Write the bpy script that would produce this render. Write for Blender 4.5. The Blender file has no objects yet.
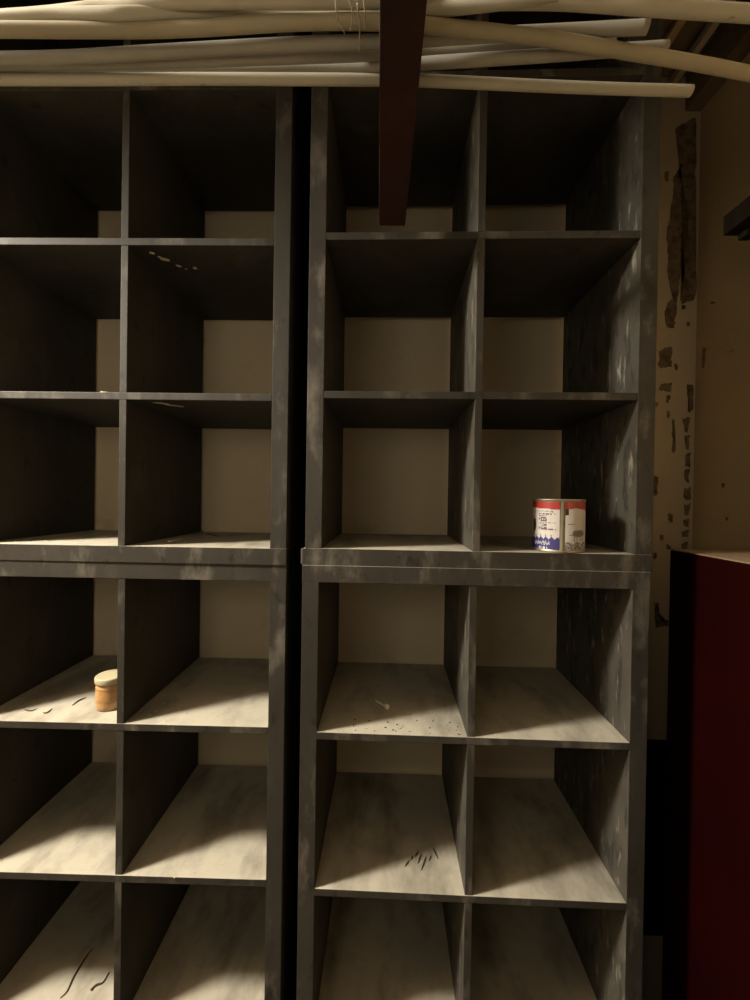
import bpy, bmesh, math, random
from mathutils import Vector, Matrix, noise
random.seed(7)
SC = bpy.context.scene
C = SC.collection

# ---------------------------------------------------------------- measures
T, t, W, H = .0377, .0165, .335, .3356        # frame board, inner board, cell width, cell height
D = .39                                       # depth of a unit
UW = 2*T+2*W+t
UH = 4*H+3*t+2*T
ZS = UH+T                                     # height of the upper units' lowest cell floor

# ---------------------------------------------------------------- camera
F = 405.36
CAM = Vector((.2551, -.9177, .1197+ZS))
yaw, pitch, roll = .0189, -.0060, .0151
cy, sy, cp, sp = math.cos(yaw), math.sin(yaw), math.cos(pitch), math.sin(pitch)
fwd = Vector((-sy*cp, cy*cp, sp)); r0 = Vector((cy, sy, 0)); u0 = r0.cross(fwd)
cr, sr = math.cos(roll), math.sin(roll)
right = cr*r0+sr*u0; up = cr*u0-sr*r0
cam_d = bpy.data.cameras.new('camera'); cam = bpy.data.objects.new('camera', cam_d); C.objects.link(cam)
M = Matrix((right, up, -fwd)).transposed().to_4x4(); M.translation = CAM
cam.matrix_world = M
cam_d.sensor_fit = 'VERTICAL'; cam_d.sensor_height = 24; cam_d.lens = F*24/1000
cam_d.clip_start = .02; cam_d.clip_end = 50
SC.camera = cam

# ---------------------------------------------------------------- light
w = bpy.data.worlds.new('world'); SC.world = w; w.use_nodes = True
w.node_tree.nodes['Background'].inputs[0].default_value = (1, .84, .60, 1)
w.node_tree.nodes['Background'].inputs[1].default_value = .075
ld = bpy.data.lights.new('ceiling_bulb', 'POINT'); lo = bpy.data.objects.new('ceiling_bulb', ld); C.objects.link(lo)
lo.location = (-1.5, -.51, 1.22+ZS)
ld.energy = 640; ld.color = (1, .92, .77); ld.shadow_soft_size = .19
fd = bpy.data.lights.new('fill_light', 'AREA'); fo = bpy.data.objects.new('fill_light', fd); C.objects.link(fo)  # soft fill added near the camera to brighten the back wall
fd.shape = 'RECTANGLE'; fd.size = .6; fd.size_y = .6; fd.energy = 3.0; fd.color = (1, .82, .56)
fo.location = (-.30, -1.35, ZS+.30); fo.rotation_euler = (math.radians(84), 0, math.radians(-14))
SC.view_settings.view_transform = 'Standard'; SC.view_settings.look = 'None'
SC.view_settings.exposure = 0; SC.view_settings.gamma = 1; SC.view_settings.use_curve_mapping = False

def ray(px, py):
    return (right*(px-375)/F - up*(py-500)/F + fwd)
def atY(px, py, Y):
    r = ray(px, py); return CAM+r*((Y-CAM.y)/r.y)
def atZ(px, py, Z):
    r = ray(px, py); return CAM+r*((Z-CAM.z)/r.z)
def atX(px, py, X):
    r = ray(px, py); return CAM+r*((X-CAM.x)/r.x)

# ---------------------------------------------------------------- materials
def mat(name, base, rough=.6, layers=(), dust=None, side=None, bump=None, metal=0, trans=0, sss=0, spec=.5):
    """layers: (colour, scale, lo, hi, strength, stretch) noise-masked patches; dust: (colour, strength, scale) on upward faces"""
    m = bpy.data.materials.new(name); m.use_nodes = True
    n = m.node_tree.nodes; l = m.node_tree.links; b = n['Principled BSDF']
    b.inputs['Roughness'].default_value = rough; b.inputs['Metallic'].default_value = metal
    b.inputs['Transmission Weight'].default_value = trans
    b.inputs['Specular IOR Level'].default_value = spec
    if sss:
        b.inputs['Subsurface Weight'].default_value = sss; b.inputs['Subsurface Scale'].default_value = .02
    geo = n.new('ShaderNodeNewGeometry')
    col = n.new('ShaderNodeRGB'); col.outputs[0].default_value = (*base, 1); cur = col.outputs[0]
    def tex(scale, stretch, detail=6):
        mp = n.new('ShaderNodeMapping'); mp.inputs['Scale'].default_value = stretch
        l.new(geo.outputs['Position'], mp.inputs[0])
        tx = n.new('ShaderNodeTexNoise'); tx.inputs['Scale'].default_value = scale; tx.inputs['Detail'].default_value = detail
        tx.inputs['Roughness'].default_value = .6
        l.new(mp.outputs[0], tx.inputs['Vector']); return tx.outputs['Fac']
    def rng(v, lo, hi, top=1.):
        r = n.new('ShaderNodeMapRange'); r.inputs['From Min'].default_value = lo; r.inputs['From Max'].default_value = hi
        r.inputs['To Max'].default_value = top; l.new(v, r.inputs['Value']); return r.outputs[0]
    def mix(fac, a, colour):
        x = n.new('ShaderNodeMix'); x.data_type = 'RGBA'; l.new(fac, x.inputs[0]); l.new(a, x.inputs[6])
        x.inputs[7].default_value = (*colour, 1); return x.outputs[2]
    for colour, scale, lo_, hi_, st, stretch in layers:
        cur = mix(rng(tex(scale, stretch), lo_, hi_, st), cur, colour)
    if side:                                     # paler tone and scratches on left and front faces only, running up the panel
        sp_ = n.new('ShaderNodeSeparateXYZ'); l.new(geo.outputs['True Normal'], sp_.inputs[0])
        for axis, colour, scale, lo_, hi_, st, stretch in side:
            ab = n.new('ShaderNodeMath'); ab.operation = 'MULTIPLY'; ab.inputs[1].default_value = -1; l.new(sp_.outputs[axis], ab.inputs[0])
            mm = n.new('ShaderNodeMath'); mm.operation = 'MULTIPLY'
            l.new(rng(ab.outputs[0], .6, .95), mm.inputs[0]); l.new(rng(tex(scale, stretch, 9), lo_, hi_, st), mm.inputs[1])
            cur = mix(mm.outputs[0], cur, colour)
    if dust:
        sep = n.new('ShaderNodeSeparateXYZ'); l.new(geo.outputs['True Normal'], sep.inputs[0])
        m1 = n.new('ShaderNodeMath'); m1.operation = 'MULTIPLY'
        l.new(rng(sep.outputs['Z'], .35, .9), m1.inputs[0]); l.new(rng(tex(dust[2], (1.6, .7, 1)), .12, .52, dust[1]), m1.inputs[1])
        d2 = mix(rng(tex(70, (1, 1, 1)), .40, .60, .35), None, (0, 0, 0)) if False else None
        x = n.new('ShaderNodeMix'); x.data_type = 'RGBA'; l.new(m1.outputs[0], x.inputs[0]); l.new(cur, x.inputs[6])
        dc = n.new('ShaderNodeRGB'); dc.outputs[0].default_value = (*dust[0], 1)
        dcol = mix(rng(tex(22, (1, 1, 1), 8), .50, .72, .35), dc.outputs[0], tuple(c*.55 for c in dust[0]))
        l.new(dcol, x.inputs[7]); cur = x.outputs[2]
    l.new(cur, b.inputs['Base Color'])
    if bump:
        bp = n.new('ShaderNodeBump'); bp.inputs['Strength'].default_value = bump[1]; bp.inputs['Distance'].default_value = bump[2]
        l.new(tex(bump[0], (1, 1, 1), 5), bp.inputs['Height']); l.new(bp.outputs[0], b.inputs['Normal'])
    return m

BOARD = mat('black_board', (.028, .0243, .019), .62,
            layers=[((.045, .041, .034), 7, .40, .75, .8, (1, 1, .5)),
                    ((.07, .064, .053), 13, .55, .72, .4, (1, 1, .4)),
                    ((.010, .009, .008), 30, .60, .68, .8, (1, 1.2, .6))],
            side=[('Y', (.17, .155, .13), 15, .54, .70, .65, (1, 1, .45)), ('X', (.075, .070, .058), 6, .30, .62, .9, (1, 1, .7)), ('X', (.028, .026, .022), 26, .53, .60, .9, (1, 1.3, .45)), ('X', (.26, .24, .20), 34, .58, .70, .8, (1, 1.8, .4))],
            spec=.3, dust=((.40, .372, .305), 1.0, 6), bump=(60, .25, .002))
WALLM = mat('old_plaster', (.66, .56, .40), .9,
            layers=[((.54, .45, .31), 2.2, .35, .7, .8, (1, 1, 1)),
                    ((.30, .23, .14), 7, .62, .72, .45, (1, 1, 1)),
                    ((.13, .10, .06), 45, .70, .76, .6, (1, 1, 1))], bump=(35, .35, .004))
WALLR = mat('brown_plaster', (.60, .46, .27), .9,
            layers=[((.48, .35, .19), 2.5, .35, .7, .8, (1, 1, 1)), ((.12, .08, .04), 40, .70, .76, .6, (1, 1, 1))], bump=(30, .3, .004))
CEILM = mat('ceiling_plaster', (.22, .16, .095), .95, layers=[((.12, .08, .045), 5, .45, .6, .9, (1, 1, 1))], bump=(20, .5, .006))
FLOORM = mat('dusty_concrete', (.16, .14, .11), .9, layers=[((.09, .08, .06), 4, .4, .7, .8, (1, 1, 1))], bump=(40, .4, .004))
PIPE = mat('cream_plastic', (.36, .335, .26), .75, layers=[((.27, .245, .18), 12, .50, .72, .55, (.5, 1, 1)), ((.08, .065, .04), 55, .66, .74, .6, (1, 1, 1))])
PIPEY = mat('yellowed_plastic', (.30, .26, .175), .75, layers=[((.22, .185, .115), 10, .45, .7, .6, (.5, 1, 1))])
PIPEG = mat('grey_plastic', (.25, .232, .19), .75, layers=[((.18, .165, .13), 12, .45, .7, .6, (.5, 1, 1))])
BORE = mat('pipe_bore', (.06, .05, .035), .8)
RUST = mat('dark_red_steel', (.029, .0105, .008), .8, spec=.15, layers=[((.035, .014, .008), 20, .5, .65, .6, (1, 1, 1)), ((.015, .01, .008), 9, .5, .7, .7, (1, 1, 1))], bump=(80, .3, .001))
RED = mat('dark_red_paint', (.0095, .0002, .00015), .6, layers=[((.006, .0001, .0001), 3, .4, .7, .8, (1, 1, 1))], spec=.05)
REDTOP = mat('dusty_cabinet_top', (.24, .18, .11), .9, layers=[((.15, .10, .06), 12, .4, .7, .7, (1, 1, 1))])
DARKM = mat('dark_metal', (.007, .005, .003), .9, spec=.03, layers=[((.010, .009, .006), 12, .45, .7, .7, (3, 3, .3))])
WIRE = mat('tie_wire', (.55, .50, .38), .35, metal=.6)
PEEL = mat('bare_render', (.25, .185, .11), .95, layers=[((.11, .08, .045), 40, .45, .6, .8, (1, 1, 1))], bump=(120, .6, .003))
CHIPM = mat('worn_edging', (.10, .09, .075), .7)
BEIGE = mat('pale_beige', (.50, .42, .30), .8)
WOOD = mat('brown_splinter', (.055, .037, .02), .8)
PLUG = mat('grey_white_plastic', (.75, .70, .58), .6)
LIDM = mat('cream_lid', (.42, .38, .25), .4, sss=.2)
JARM = mat('amber_plastic', (.46, .27, .115), .3, sss=.3, layers=[((.30, .15, .045), 18, .50, .66, .8, (1, 1, 3))])
TIN = mat('tin_metal', (.34, .30, .22), .5, metal=.7, layers=[((.20, .13, .07), 40, .52, .66, .8, (1, 1, 1))])
L_RED = mat('label_red', (.33, .022, .02), .45); L_WHITE = mat('label_white', (.56, .54, .53), .5, layers=[((.5, .44, .38), 60, .55, .7, .5, (1, 1, 1))])
L_BLUE = mat('label_blue', (.035, .032, .17), .5); L_BLACK = mat('label_black', (.02, .02, .02), .5)
L_GREY = mat('label_grey', (.16, .14, .14), .5); L_TEXT = mat('label_text', (.13, .09, .10), .5); L_DRED = mat('label_dull_red', (.36, .05, .04), .5)

# ---------------------------------------------------------------- mesh helpers
def box_bm(bm, lo_, hi_, bev=0.):
    r = bmesh.ops.create_cube(bm, size=1)
    for v in r['verts']:
        v.co = Vector([(a+b)/2+(b-a)*c for a, b, c in zip(lo_, hi_, v.co)])
    if bev:
        es = set(e for v in r['verts'] for e in v.link_edges)
        bmesh.ops.bevel(bm, geom=list(es), offset=bev, segments=2, affect='EDGES', profile=.6)
def obj(name, bm, m, parent=None, smooth=False):
    me = bpy.data.meshes.new(name)
    bm.normal_update(); bm.to_mesh(me); bm.free()
    for x in (m if isinstance(m, list) else [m]): me.materials.append(x)
    if smooth:
        for p in me.polygons: p.use_smooth = True
    o = bpy.data.objects.new(name, me); C.objects.link(o)
    if parent: o.parent = parent
    return o
def box(name, lo_, hi_, m, parent=None, bev=.001):
    bm = bmesh.new(); box_bm(bm, lo_, hi_, bev); return obj(name, bm, m, parent)
def thing(name, label, cat, loc=(0, 0, 0), rz=0, group=None):
    o = bpy.data.objects.new(name, None); C.objects.link(o); o.empty_display_size = .1
    o.location = loc; o.rotation_euler = (0, 0, rz); o['label'] = label; o['category'] = cat
    if group: o['group'] = group
    return o
def tag(o, label, cat, group=None):
    o['label'] = label; o['category'] = cat
    if group: o['group'] = group
    return o
def struct(o): o['kind'] = 'structure'; return o
def origin_to(o, p):
    p = Vector(p); o.data.transform(Matrix.Translation(-p)); o.location = p; return o

def spline(pts, n=10):
    P = [Vector(p) for p in pts]; P = [P[0]*2-P[1]]+P+[P[-1]*2-P[-2]]; out = []
    for i in range(1, len(P)-2):
        a, b, c, d = P[i-1:i+3]
        for k in range(n):
            s = k/n
            out.append(.5*((2*b)+(c-a)*s+(2*a-5*b+4*c-d)*s*s+(3*b-a-3*c+d)*s**3))
    out.append(P[-2]); return out
def tube_bm(bm, path, r, seg=16, bore=0., mi=0, taper=None):
    rings = []; prev = None
    def ring(i, rad, push=0.):
        a = path[max(i-1, 0)]; b = path[min(i+1, len(path)-1)]; tn = (b-a).normalized()
        x = tn.cross(Vector((0, 0, 1))); x = x.normalized() if x.length > 1e-3 else Vector((1, 0, 0)); y = x.cross(tn)
        return [bm.verts.new(path[i]+tn*push+(x*math.cos(q)+y*math.sin(q))*rad) for q in [2*math.pi*k/seg for k in range(seg)]]
    for i in range(len(path)):
        rings.append(ring(i, r*(taper(i/(len(path)-1)) if taper else 1)))
    def bridge(a, b, m_=0):
        for k in range(seg):
            f = bm.faces.new((a[k], a[(k+1) % seg], b[(k+1) % seg], b[k])); f.material_index = m_; f.smooth = True
    for a, b in zip(rings, rings[1:]): bridge(a, b)
    if bore:
        for e, s in ((0, 1), (len(path)-1, -1)):
            i1 = ring(e, bore); i2 = ring(e, bore, s*.03)
            bridge(rings[e], i1); bridge(i1, i2, 1)
            f = bm.faces.new(i2); f.material_index = 1
    else:
        bm.faces.new(rings[0]); bm.faces.new(rings[-1])
    bmesh.ops.recalc_face_normals(bm, faces=bm.faces)
def lathe_bm(bm, prof, seg=48, mi=0):
    rings = [[bm.verts.new((r*math.cos(2*math.pi*k/seg), r*math.sin(2*math.pi*k/seg), z)) for k in range(seg)] for r, z in prof]
    for a, b in zip(rings, rings[1:]):
        for k in range(seg):
            f = bm.faces.new((a[k], a[(k+1) % seg], b[(k+1) % seg], b[k])); f.smooth = True
    bm.faces.new(list(reversed(rings[0]))); bm.faces.new(rings[-1])
    bmesh.ops.recalc_face_normals(bm, faces=bm.faces)

# ---------------------------------------------------------------- the room
WY = .400; CZ = 1.475+ZS
pc = atY(697, 300, WY); RX = pc.x                # corner with the right wall
wb = struct(box('wall_back', (-2.6, WY, 0), (RX+.1, WY+.1, CZ), WALLM, bev=0))
wr = struct(box('wall_right', (RX, -1.6, 0), (RX+.1, WY, CZ), WALLR, bev=0))
struct(box('wall_left', (-2.7, -1.6, 0), (-2.6, WY+.1, CZ), WALLR, bev=0))
struct(box('floor', (-2.6, -1.6, -.1), (RX+.1, WY+.1, 0), FLOORM, bev=0))
ce = struct(box('ceiling', (-2.6, -1.6, CZ), (RX+.1, WY+.1, CZ+.1), CEILM, bev=0))
# boxed ledge and two battens that run back along the top of the right wall
zl = atY(697, 112, WY).z
led = struct(box('trim_1', (RX-.05, -1.6, zl), (RX, WY, CZ), CEILM, bev=.004))
struct(box('trim_2', (RX-.105, -1.6, zl+.075), (RX-.085, WY, zl+.10), WALLM, bev=.003))
struct(box('trim_3', (RX-.20, -1.6, zl+.085), (RX-.175, WY, zl+.105), WALLR, bev=.003))

# unseen beam, added to keep the bulb's light off the upper posts
struct(box('shade_beam', (-2.6, -.40, ZS+1.04), (RX, -.34, CZ), CEILM, bev=.004))

# bare patches where the paint has flaked off the wall
def patch(pxs, Y=None, X=None, parent=None, jag=.0035, name='peeled_patch', m=PEEL, thick=.0015, n_sub=5):
    """outline in photo pixels -> jagged thin patch on the wall plane"""
    pts = [(atY(a, b, Y) if Y is not None else atX(a, b, X)) for a, b in pxs]
    out = []
    for i, p in enumerate(pts):
        q = pts[(i+1) % len(pts)]
        for k in range(n_sub):
            v = p.lerp(q, k/n_sub)
            out.append(v+Vector((random.uniform(-1, 1), 0, random.uniform(-1, 1)))*jag if Y is not None else v+Vector((0, random.uniform(-1, 1), random.uniform(-1, 1)))*jag)
    off = Vector((0, -thick, 0)) if Y is not None else Vector((-thick, 0, 0))
    bm = bmesh.new()
    fr = [bm.verts.new(v+off) for v in out]; bk = [bm.verts.new(v+off*-.5) for v in out]
    bm.faces.new(fr); bm.faces.new(list(reversed(bk)))
    for i in range(len(fr)): bm.faces.new((fr[i], fr[(i+1) % len(fr)], bk[(i+1) % len(fr)], bk[i]))
    bmesh.ops.triangulate(bm, faces=[f for f in bm.faces if len(f.verts) > 4])
    bmesh.ops.recalc_face_normals(bm, faces=bm.faces)
    return obj(name, bm, m, parent)
for pl in [
    [(676, 128), (695, 118), (696, 165), (680, 168)],
    [(679, 166), (695, 164), (695, 200), (695, 236), (696, 292), (693, 301), (682, 303), (680, 298), (686, 285), (690, 262), (689, 235), (686, 200), (680, 180)],
    [(674, 178), (680, 168), (682, 200), (684, 240), (681, 262), (678, 296), (673, 300), (668, 270), (667, 235), (672, 205)],
    [(668, 302), (677, 296), (675, 318), (674, 328), (667, 327), (664, 312)],
    [(660, 350), (672, 346), (671, 366), (658, 368)],
    [(662, 384), (671, 383), (671, 392), (659, 390)],
    [(687, 383), (693, 386), (692, 410), (688, 412)],
    [(665, 173), (668, 172), (668, 181), (665, 181)],
    [(667, 395), (670, 396), (668, 403), (666, 401)], [(667, 411), (670, 412), (669, 418), (666, 417)],
    [(654, 402), (658, 403), (657, 406), (654, 406)], [(672, 420), (674, 420), (675, 452), (672, 452)],
    [(675, 364), (678, 365), (677, 370), (675, 369)], [(682, 306), (685, 306), (685, 309), (682, 309)],
    [(687, 323), (689, 322), (689, 326), (687, 326)], [(653, 476), (657, 477), (657, 494), (653, 496)],
    [(660, 535), (663, 536), (663, 540), (660, 540)], [(668, 514), (672, 514), (672, 522), (669, 522)],
    [(655, 604), (658, 603), (661, 622), (668, 621), (668, 626), (655, 628)],
    [(651, 553), (656, 552), (656, 558), (651, 558)], [(667, 545), (670, 545), (670, 549), (667, 549)]]:
    patch(pl, Y=WY, parent=wb, n_sub=9, jag=.0034)
y = 418
while y < 548:                                   # the broken line of small chips down the corner
    h_ = random.uniform(6, 15)
    xa = 684+random.uniform(-1, 2)-(y-418)*.022
    patch([(xa, y+1), (xa+random.uniform(5, 7.5), y-1), (xa+random.uniform(4, 7), y+h_), (xa+random.uniform(0, 2), y+h_-1)], Y=WY, parent=wb, n_sub=3, jag=.0035)
    y += h_+random.uniform(2, 5)
for pl in [[(722, 483), (725, 484), (724, 488), (722, 487)], [(726, 517), (728, 518), (728, 521), (726, 520)],
           [(703, 348), (706, 347), (704, 368), (702, 367)], [(716, 343), (722, 340), (722, 342), (717, 345)], [(711, 302), (715, 302), (715, 304), (711, 304)]]:
    patch(pl, X=RX, parent=wr, n_sub=3, jag=.002)
patch([(703, 330), (728, 328), (736, 348), (730, 352), (707, 348), (702, 340)], X=RX, parent=wr, m=WALLR, name='plaster_scab', jag=.004, thick=.004)

# ---------------------------------------------------------------- shelving units
def unit(label, loc, rz, ext=0., feet=0.):
    u = thing('shelving_unit', label, 'shelf unit', loc, rz, 'black cube shelving units')
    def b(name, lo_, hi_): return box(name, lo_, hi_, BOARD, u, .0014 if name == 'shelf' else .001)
    b('bottom_board', (-ext, 0, 0), (UW, D, T)); b('top_board', (0, 0, UH-T), (UW, D, UH))
    b('side_panel', (.0006, .0004, T), (T, D, UH-T)); b('side_panel', (UW-T, .0004, T), (UW-.0006, D, UH-T))
    sh = []
    for i in range(3):
        z = T+(i+1)*H+i*t
        sh.append(b('shelf', (T, random.uniform(0, .0012), z), (UW-T, D, z+t)))
    for i in range(4):
        z = T+i*(H+t); b('divider', (T+W, random.uniform(.0004, .002), z), (T+W+t, D, z+H))
    if feet:
        for x in (.03, UW-.06):
            for yy in (.03, D-.06): box('foot', (x, yy, -feet), (x+.03, yy+.03, 0), WOOD, u, 0)
    return u, sh
def rotated(px_, py_, a, lx):                   # origin so that local x=lx lands on (px_,py_)
    return (px_-lx*math.cos(a), py_-lx*math.sin(a))
Xe = T+2*W+t
a = .0031; o_ = rotated(.0001, .004, a, Xe)
LL, LLs = unit('lower left black cube shelf unit, cream jar standing in it', (o_[0], o_[1], 0), a)
LU, LUs = unit('upper left black cube shelf unit with every compartment empty', (-Xe, 0, UH), 0)
RL, RLs = unit('lower right black cube shelf unit beside the red cabinet, plastic plug and splinters inside', (.0776, -.0165, .0042), -.0140, feet=.0042)
RU, RUs = unit('upper right black cube shelf unit with the paint can in it', (.0824, -.0148, .0042+UH), -.0150, ext=.004)
box('edging_strip', (-.0085, .001, .002), (-.0045, .006, T-.001), CHIPM, RU, .0006)['label'] = 'loose strip of edging at the board end'

# small pale patches on the shelf undersides
def patch_on(shelf_obj, u, pts, below=True):
    for (pxx, pyy, L_, w_, an) in pts:
        zz = u.location.z+min(v.co.z for v in shelf_obj.data.vertices)
        p = atZ(pxx, pyy, zz); p = u.matrix_world.inverted() @ p if False else p-u.location
        bm = bmesh.new(); n = 9
        vs = []
        for k in range(n):
            q = 2*math.pi*k/n; rr = random.uniform(.7, 1.1)
            x_, y_ = math.cos(q)*L_*rr, math.sin(q)*w_*rr
            vs.append(Vector((p.x+x_*math.cos(an)-y_*math.sin(an), p.y+x_*math.sin(an)+y_*math.cos(an), p.z-.0008)))
        f1 = [bm.verts.new(v) for v in vs]; f2 = [bm.verts.new(v+Vector((0, 0, .0012))) for v in vs]
        bm.faces.new(f1); bm.faces.new(f2)
        for k in range(n): bm.faces.new((f1[k], f1[(k+1) % n], f2[(k+1) % n], f2[k]))
        bmesh.ops.recalc_face_normals(bm, faces=bm.faces)
        o = obj('pale_patch', bm, BEIGE, shelf_obj)
patch_on(LUs[1], LU, [(152, 253, .007, .005, .5), (160, 257, .006, .004, .9), (165, 259.5, .013, .007, .4), (179, 266, .008, .004, .5), (186, 269, .003, .002, .5), (195, 268, .006, .006, 0)])
patch_on(LUs[0], LU, [(160, 403, .018, .006, .45), (174, 405.5, .024, .006, .5)])

# ---------------------------------------------------------------- beams below the ceiling
def beam(name, label, p_end, z0, wid, th, y_far, mt, loc_y):
    u = thing(name, label, 'beam', (p_end.x+wid/2, loc_y, z0))
    box('bar', (-wid/2, y_far-loc_y, 0), (wid/2, p_end.y-loc_y, th), mt, u, .0015)
    for yy in (-.62, -1.2):
        bm = bmesh.new(); tube_bm(bm, [Vector((0, yy-loc_y, th)), Vector((0, yy-loc_y, CZ-z0))], .005, 8); obj('hanger_rod', bm, mt, u)
    return u
ZB = ZS+.1197+.575
e1 = atZ(379, 226, ZB)
BT = .045
b1 = beam('pipe_support_bar', 'dark red steel bar under the pipes, ending above the upper right unit', Vector((e1.x, e1.y, ZB)), ZB, .055, BT, -1.5, RUST, e1.y)
e2 = atZ(723, 236, ZB+.01)
b1.rotation_euler.z = .011
b2 = beam('pipe_support_bar', 'short dark bar jutting along the brown right wall above the red cabinet', Vector((e2.x, e2.y, ZB)), ZB+.01, .05, .042, -1.5, DARKM, e2.y)
box('bolt', (.000, -.03, -.016), (.022, -.008, 0), DARKM, b2, .002)

# ---------------------------------------------------------------- pipes lying over the bar
ZP = ZB+BT
R_ = .0076
PLACED = []                                     # (path, radius) of the pipes already laid, front ones first
def pipe(label, pts, r=R_, m=PIPE, extend_l=True, extend_r=False, name='conduit_pipe', bore=True):
    P = [Vector((a_, b_, 0)) for a_, b_ in pts]
    px_path = [p for p in spline(P, 8)]
    xs = [px_path[0]]
    for p in px_path[1:]:
        if abs(p.x-xs[-1].x) > 11 or p is px_path[-1]: xs.append(p)
    hs = []
    for p in xs:                                 # lift the pipe until it clears the ones below it
        h = ZP+r*1.02
        for _ in range(120):
            c = atZ(p.x, p.y, h); ok = True
            for q, rq in PLACED:
                lim = (r+rq)*1.06
                if any(abs(v.x-c.x) < .06 and (v-c).length < lim for v in q): ok = False; break
            if ok: break
            h += .0015
        hs.append(h)
    n = len(hs)
    for _ in range(3):
        hs = [max(hs[i], .5*(hs[max(i-1, 0)]+hs[min(i+1, n-1)])-.0003) for i in range(n)]
    slope = .0020                                # no kinks: limit the change from point to point
    for i in range(1, n): hs[i] = max(hs[i], hs[i-1]-slope)
    for i in range(n-2, -1, -1): hs[i] = max(hs[i], hs[i+1]-slope)
    P = [atZ(p.x, p.y, h) for p, h in zip(xs, hs)]
    for _ in range(2): P = [P[0]]+[(P[i-1]+P[i]*4+P[i+1])/6 for i in range(1, len(P)-1)]+[P[-1]]
    if extend_l:
        d = (P[0]-P[2]).normalized(); P = [P[0]+d*(.02*k) for k in range(14, 0, -1)]+P
    if extend_r:
        d = (P[-1]-P[-3]).normalized(); P = P+[P[-1]+d*(.02*k) for k in range(1, 8)]
    path = spline(P, 3)
    dense = spline(P, 12 if len(P) < 80 else 6)
    PLACED.append((dense, r))
    bm = bmesh.new(); tube_bm(bm, path, r, 18, bore=r*.82)
    o = obj(name, bm, [m, BORE], None)
    mid = path[len(path)//2]
    origin_to(o, (mid.x, mid.y, min(p.z for p in path)-r))
    return tag(o, label, 'pipe', 'cream plastic pipes under the ceiling')
pipe('lowest cream pipe, cut end beside the top of the right wall',
     [(-5, 79.5), (100, 79.5), (200, 79), (310, 79.5), (380, 80), (430, 81), (540, 86), (620, 89), (691, 91)], r=.0074)
pipe('yellowed cream pipe crossing over the others down to the right edge',
     [(-5, 29.5), (60, 30), (150, 30), (220, 27), (300, 22), (380, 22), (430, 26), (500, 33), (570, 42), (640, 54), (700, 64), (755, 75)], r=.0084, m=PIPEY, extend_r=True)
pipe('greyish pipe with the highest cut end, tilting up to the right',
     [(-5, 59), (75, 57), (160, 52), (300, 44.5), (380, 42), (430, 39), (500, 34.5), (570, 31), (648, 27)], m=PIPEG, r=.0080)
pipe('greyish pipe with cut end just right of the yellowed crossing',
     [(-5, 69), (100, 70), (200, 71), (310, 69.5), (380, 66.5), (430, 63), (540, 56), (600, 51.5), (667, 47)], m=PIPEG)
pipe('cream pipe second from top, smudged near the upper left corner',
     [(-5, 19), (60, 15.5), (110, 14), (160, 14), (230, 15), (300, 19), (370, 17), (430, 10), (500, 2), (560, -8)], r=.0078)
pipe('greyish pipe sandwiched between two others, cut end hidden by the yellowed pipe',
     [(-5, 64), (150, 62), (300, 57), (380, 54), (430, 51), (540, 47), (614, 42)], m=PIPEG, r=.0076)
pipe('topmost cream pipe, running off the photo at upper right',
     [(-5, 19), (50, 15), (100, 9), (150, 3), (230, 0), (300, 0), (400, 0), (470, 1), (560, 1), (650, 7), (755, 14)], extend_r=True, r=.0088)

# tie wire looped round the upper pipes
u = thing('tie_wire', 'thin pale tie wire looped round the pipes left of the red bar', 'wire', tuple(atZ(350, 10, ZP)))
for pts in ([(336, -14), (335.5, 0), (337, 14), (340, 24), (345, 34)], [(348, -14), (349, 0), (352, 10), (352, 20), (350, 31)],
            [(362, -14), (363.5, 0), (365, 14), (364.5, 29)], [(357, 3), (358, 12), (360, 22), (359.5, 36), (359, 51)]):
    P = [atZ(a_, b_, ZP-.003)-Vector(u.location) for a_, b_ in pts]
    bm = bmesh.new(); tube_bm(bm, spline(P, 6), .0008, 6); obj('wire_loop', bm, WIRE, u)

# ---------------------------------------------------------------- red cabinet
pc1 = atY(670, 549, .085); cx0, ztop = pc1.x, pc1.z
cab = thing('metal_cabinet', 'dark red cabinet with dusty top standing against the right wall', 'cabinet', (cx0, .085, 0))
cw = RX-.004-cx0
box('body', (0, -.55, 0), (cw, 0, ztop-.002), RED, cab, .003)
box('top_dust', (.002, -.548, ztop-.002), (cw-.002, -.002, ztop+.0005), REDTOP, cab, 0)
box('door', (.004, -.568, .04), (cw-.004, -.551, ztop-.01), RED, cab, .002)
box('handle', (.02, -.585, ztop-.6), (.035, -.568, ztop-.48), DARKM, cab, .002)

# dark case fixed to the back wall
pa = atY(652, 739, WY); pb = atY(676, 914, WY)
dk = box('wall_case', (pa.x-.06, WY-.07, pb.z), (pb.x, WY, pa.z), DARKM, None, .004)
origin_to(dk, (pa.x, WY, pb.z)); tag(dk, 'dark narrow case low on the wall between shelf unit and red cabinet', 'case')

# ---------------------------------------------------------------- paint can
Zf = RU.location.z+T
pl_, pr_ = 534, 584.5
can_y = -.0085-.012+.062
pcan = atZ(559.5, 553.2, Zf)
RC = .0565
cl, cr_ = atY(533.8, 525, pcan.y+RC), atY(584.6, 525, pcan.y+RC)
RC = (cr_.x-cl.x)/2*.965
cc = Vector((cl.x+RC, pcan.y+RC, Zf))
HC = atY(559, 499, pcan.y).z-Zf
can = thing('paint_can', 'open tin can with white, red and blue paper label on the middle ledge', 'can', tuple(cc))
bm = bmesh.new()
prof = [(RC*.96, .0), (RC, .0005), (RC*1.0, .003), (RC*.975, .005), (RC*.975, HC-.006), (RC*1.0, HC-.004), (RC*1.01, HC-.0015), (RC*1.0, HC), (RC*.955, HC), (RC*.945, HC-.003), (RC*.945, .006), (RC*.3, .004)]
lathe_bm(bm, prof, 64); obj('can_body', bm, TIN, can)
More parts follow.
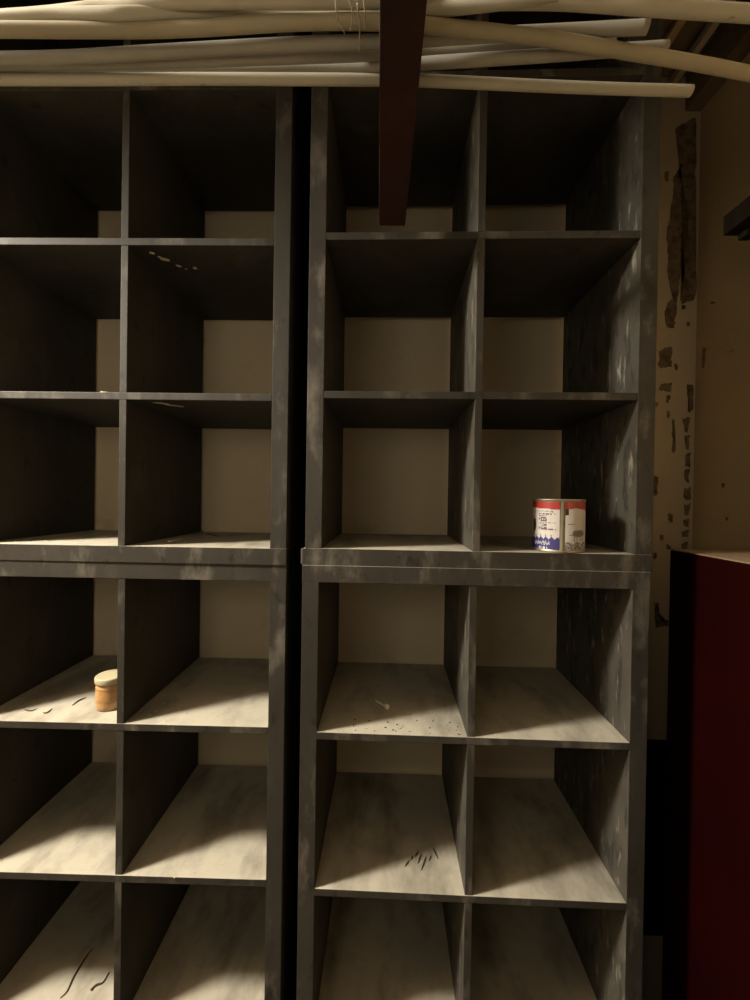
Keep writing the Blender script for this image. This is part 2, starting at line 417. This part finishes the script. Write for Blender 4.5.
seam_ang = math.atan2(-1, (562.8-559.2)/25.3*1.0)        # the bare strip faces the camera, a little right of centre
vdir = (CAM-cc); base_ang = math.atan2(vdir.y, vdir.x)
seam_ang = base_ang+math.asin((563-559.2)/25.3)
gap = .105
NU, NV = 190, 62
random.seed(3)
rows = [.80, .745, .70, .665, .63, .595, .56, .525, .49, .455, .42]
dash = {}
for i, rv in enumerate(rows): dash[i] = [random.random() < .72 for _ in range(200)]
scr = [random.random() for _ in range(400)]
def label_col(s, v):
    """s: 0..1 across one face of the label from its left edge, v: 0..1 up; returns material index"""
    wav = .875+.02*math.sin(s*5)-.045*s if s < .52 else .86+.01*math.sin(s*9)
    return wav
bm = bmesh.new()
rl = RC*.975+.0006
z0, z1 = .0065, HC-.0065
ring = []
A0, A1 = seam_ang+gap, seam_ang+2*math.pi-gap
for j in range(NV+1):
    ring.append([bm.verts.new((rl*math.cos(A0+(A1-A0)*i/NU), rl*math.sin(A0+(A1-A0)*i/NU), z0+(z1-z0)*j/NV)) for i in range(NU+1)])
NF = 50                                         # faces from the seam to the edge of what is seen
for j in range(NV):
    for i in range(NU):
        v = (j+.5)/NV
        R = i < NU/2                            # increasing angle from the seam: to the right in view
        k = i if R else NU-1-i                  # steps away from the seam
        mi = 1
        if R:
            if v > .845+.02*math.sin(k*.12): mi = 6 if k > 2 else 0
            elif v < .15+.02*math.sin(k*.5): mi = 4
            if k < 4 and .72 < v < .86 : mi = 3
            if 8 < k < 29 and .27 < v < .42 and ((k-18)/10.5)**2+((v-.345)/.075)**2 < 1+.25*math.sin(k*2.3+v*40): mi = 4
            if (k in (11, 15, 21, 25)) and .17 < v < .30: mi = 4
            if 4 < k < 10 and .30 < v < .325: mi = 4
            if 2 < k < 11 and .53 < v < .55: mi = 5
            if mi == 4 and v < .13 and scr[(k*7+j*3) % 400] > .72: mi = 1
        else:
            top = .87-.045*(1-k/NF)+.012
            if v > top: mi = 0
            elif v < .235+.02*math.sin(k*.9)+(.06 if k % 7 in (2,) and 8 < k < 32 else 0): mi = 2
            if mi == 2:
                lw = abs(v-(.125+.02*math.sin(k*1.7))) < .03
                if 10 < k < 34 and lw and (k+j) % 3 != 0: mi = 1
                if 12 < k < 26 and v < .05 and scr[k*3] > .4: mi = 1
            if mi == 1:
                for q, rv in enumerate(rows):
                    if abs(v-rv) < .0125:
                        k0, k1 = (12, 46) if q == 0 else (3, 27) if q in (1, 6, 10) else (14, 27)
                        if k0 < k < k1 and dash[q][k//1]: mi = 5
                if ((k-36)/4.6)**2+((v-.50)/.14)**2 < 1 or (abs(k-38) < 2 and .28 < v < .42): mi = 3
                if 6 < k < 11 and abs(v-(.80-.006*abs(k-9))) < .012: mi = 4
                if 14 < k < 19 and abs(v-.50) < .016: mi = 4
        f = bm.faces.new((ring[j][i], ring[j][i+1], ring[j+1][i+1], ring[j+1][i])); f.material_index = mi; f.smooth = True
lab = obj('paper_label', bm, [L_RED, L_WHITE, L_BLUE, L_BLACK, L_GREY, L_TEXT, L_DRED], can)
bm = bmesh.new(); box_bm(bm, (RC*.965, -.0022, .006), (RC*.965+.0022, .0022, HC-.006), .0008)
so = obj('can_seam', bm, TIN, can); so.rotation_euler.z = seam_ang

# ---------------------------------------------------------------- jar
Zj = LL.location.z+T+3*H+3*t
pj = atZ(107, 713, Zj)
jl = atY(97.5, 700, pj.y+.0315); RJ = .0315
jc = Vector((jl.x+RJ*1.03, pj.y+RJ, Zj))
HJ = .080
jar = thing('lidded_jar', 'small amber plastic jar with cream screw lid, half behind a divider', 'jar', tuple(jc))
bm = bmesh.new()
lathe_bm(bm, [(RJ*.84, 0), (RJ*.93, .002), (RJ*.95, .007), (RJ*.99, .012), (RJ*1.0, .018), (RJ*1.0, .047), (RJ*.97, .052), (RJ*.99, .0545), (RJ*.97, .057), (RJ*.9, .059), (RJ*.9, .067)], 48)
obj('jar_body', bm, JARM, jar)
bm = bmesh.new()
lathe_bm(bm, [(RJ*1.0, .065), (RJ*1.04, .0655), (RJ*1.06, .068), (RJ*1.07, HJ-.004), (RJ*1.03, HJ-.001), (RJ*.98, HJ), (RJ*.9, HJ-.0006)], 48)
obj('lid', bm, LIDM, jar)

# ---------------------------------------------------------------- bits lying on the shelves
def bit(name, label, cat, pts, z, r, m, group=None, taper=None, flat=.5):
    P = [atZ(a_, b_, z) for a_, b_ in pts]
    bm = bmesh.new(); tube_bm(bm, spline([p+Vector((0, 0, r*flat)) for p in P], 5), r, 7, taper=taper)
    for v in bm.verts: v.co.z = z+(v.co.z-z)*flat+r*.2 if flat < 1 else v.co.z
    zmin = min(v.co.z for v in bm.verts)
    for v in bm.verts: v.co.z += z-zmin
    o = obj(name, bm, m); origin_to(o, (P[0].x, P[0].y, z)); return tag(o, label, cat, group)
zR1 = RL.location.z+T+3*H+3*t; zR2 = RL.location.z+T+2*H+2*t
zL1 = Zj; zL3 = LL.location.z+T+H+t; zSL = LU.location.z+T
# wall plug: shaft and head
p0, p1 = atZ(375, 702, zR1), atZ(387, 709, zR1)
pg = thing('wall_plug', 'grey plastic wall plug lying alone on a dusty shelf', 'wall plug', tuple(p0))
dirv = (p1-p0); L_ = dirv.length; an = math.atan2(dirv.y, dirv.x); pg.rotation_euler.z = an
bm = bmesh.new(); tube_bm(bm, [Vector((L_*k/6, 0, .0045)) for k in range(7)], .0024, 8); obj('shaft', bm, PLUG, pg)
bm = bmesh.new(); tube_bm(bm, [Vector((L_*.86+.006*k/3, 0, .0062)) for k in range(6)], .0062, 12, taper=lambda s: .55+.45*math.sin(s*math.pi*.5+.5)); obj('head', bm, PLUG, pg)
tp = lambda s: .35+.65*math.sin(math.pi*min(max(s, .02), .98))
SPL = ['leftmost dark splinter of the cluster on the lower right shelf', 'short steep dark splinter, second from left in the splinter cluster',
       'slanted dark splinter in the middle of the cluster, left of the longest one', 'longest dark splinter of the cluster, pointing toward the shelf front',
       'rightmost dark splinter of the cluster, leaning the other way', 'short dark splinter between the longest and the rightmost one', 'tiny dark splinter at the back of the cluster, third from left']
g = 'dark splinters on the lower right shelf'
for i, pts in enumerate([[(405, 867), (409, 861)], [(411, 860), (413, 856)], [(418, 864), (421, 854)], [(421, 871), (424, 863), (426, 857)], [(433, 848), (435, 853), (438, 859)],
                         [(429, 861), (431, 856)], [(415, 857), (418, 852)]]):
    bit('wood_splinter', SPL[i], 'splinter', pts, zR2, .0016, WOOD, g, tp, 1)
bit('twig', 'long thin dark twig lying on the lowest left shelf in view', 'twig', [(60, 999), (67, 992), (73, 979), (80, 967), (88, 955), (93, 949)], zL3, .0022, WOOD, None, tp, 1)
bit('bark_strip', 'short crooked bark strip on the lowest left shelf, right of the long twig', 'bark strip', [(91, 991), (96, 986), (103, 983), (109, 973)], zL3, .0028, WOOD, None, lambda s: 1.1-.7*s, .8)
bit('wood_splinter', 'dark flat flake nearest the left edge, on the jar shelf', 'splinter', [(24, 710), (31, 711), (37, 709)], zL1, .003, WOOD, None, tp, .3)
bit('wood_splinter', 'bent dark flake on the jar shelf, middle of three', 'splinter', [(43, 713), (47, 713), (52, 709)], zL1, .0028, WOOD, None, tp, .4)
bit('wood_splinter', 'straight dark splinter on the jar shelf, closest to the jar', 'splinter', [(72, 706), (79, 701), (86, 698)], zL1, .002, WOOD, None, tp, .8)
bit('wood_strip', 'pale peach wood strip on the left middle ledge', 'wood strip', [(169, 542.3), (182, 539.8)], zSL, .0045, BEIGE, None, None, .5)
bit('wood_splinter', 'dark splinter behind the pale strip on the left middle ledge', 'splinter', [(205, 534.5), (212, 535), (219, 537)], zSL, .0025, WOOD, None, tp, .6)
zpeg = LU.location.z+T+H+t
pp = Vector((atY(98, 390, .004).x, .012, zpeg))
bm = bmesh.new(); tube_bm(bm, [pp+Vector((0, 0, .001)), pp+Vector((.002, 0, .004)), pp+Vector((.007, -.004, .0015)), pp+Vector((.022, -.006, .0012))], .0013, 7)
pe = obj('bent_nail', bm, BEIGE); origin_to(pe, (pp.x, pp.y, zpeg)); tag(pe, 'tiny bent nail on the shelf edge of the upper left unit', 'nail')
# crumbs
random.seed(11)
def crumbs(label, z, boxpx, n, m, rs=(.0008, .0022)):
    bm = bmesh.new()
    for _ in range(n):
        p = atZ(random.uniform(boxpx[0], boxpx[2]), random.uniform(boxpx[1], boxpx[3]), z)
        r = random.uniform(*rs); q = bmesh.ops.create_icosphere(bm, subdivisions=1, radius=r)
        sx = random.uniform(.7, 1.6)
        for v in q['verts']: v.co = Vector((v.co.x*sx, v.co.y, v.co.z*.5+r*.42))+p
    o = obj('debris_crumbs', bm, m); o['kind'] = 'stuff'
    pm = atZ((boxpx[0]+boxpx[2])/2, (boxpx[1]+boxpx[3])/2, z); origin_to(o, (pm.x, pm.y, z)); return tag(o, label, 'debris')
crumbs('scattered crumbs on the dusty shelf around the grey wall plug', zR1, (345, 712, 460, 735), 46, WOOD)
crumbs('pale crumbs of plaster on the shelf right of the jar', zL1, (140, 700, 262, 724), 34, BEIGE)
crumbs('pale crumbs on the left shelf two rows under the ledge', LL.location.z+T+2*H+2*t, (150, 850, 262, 878), 26, BEIGE)
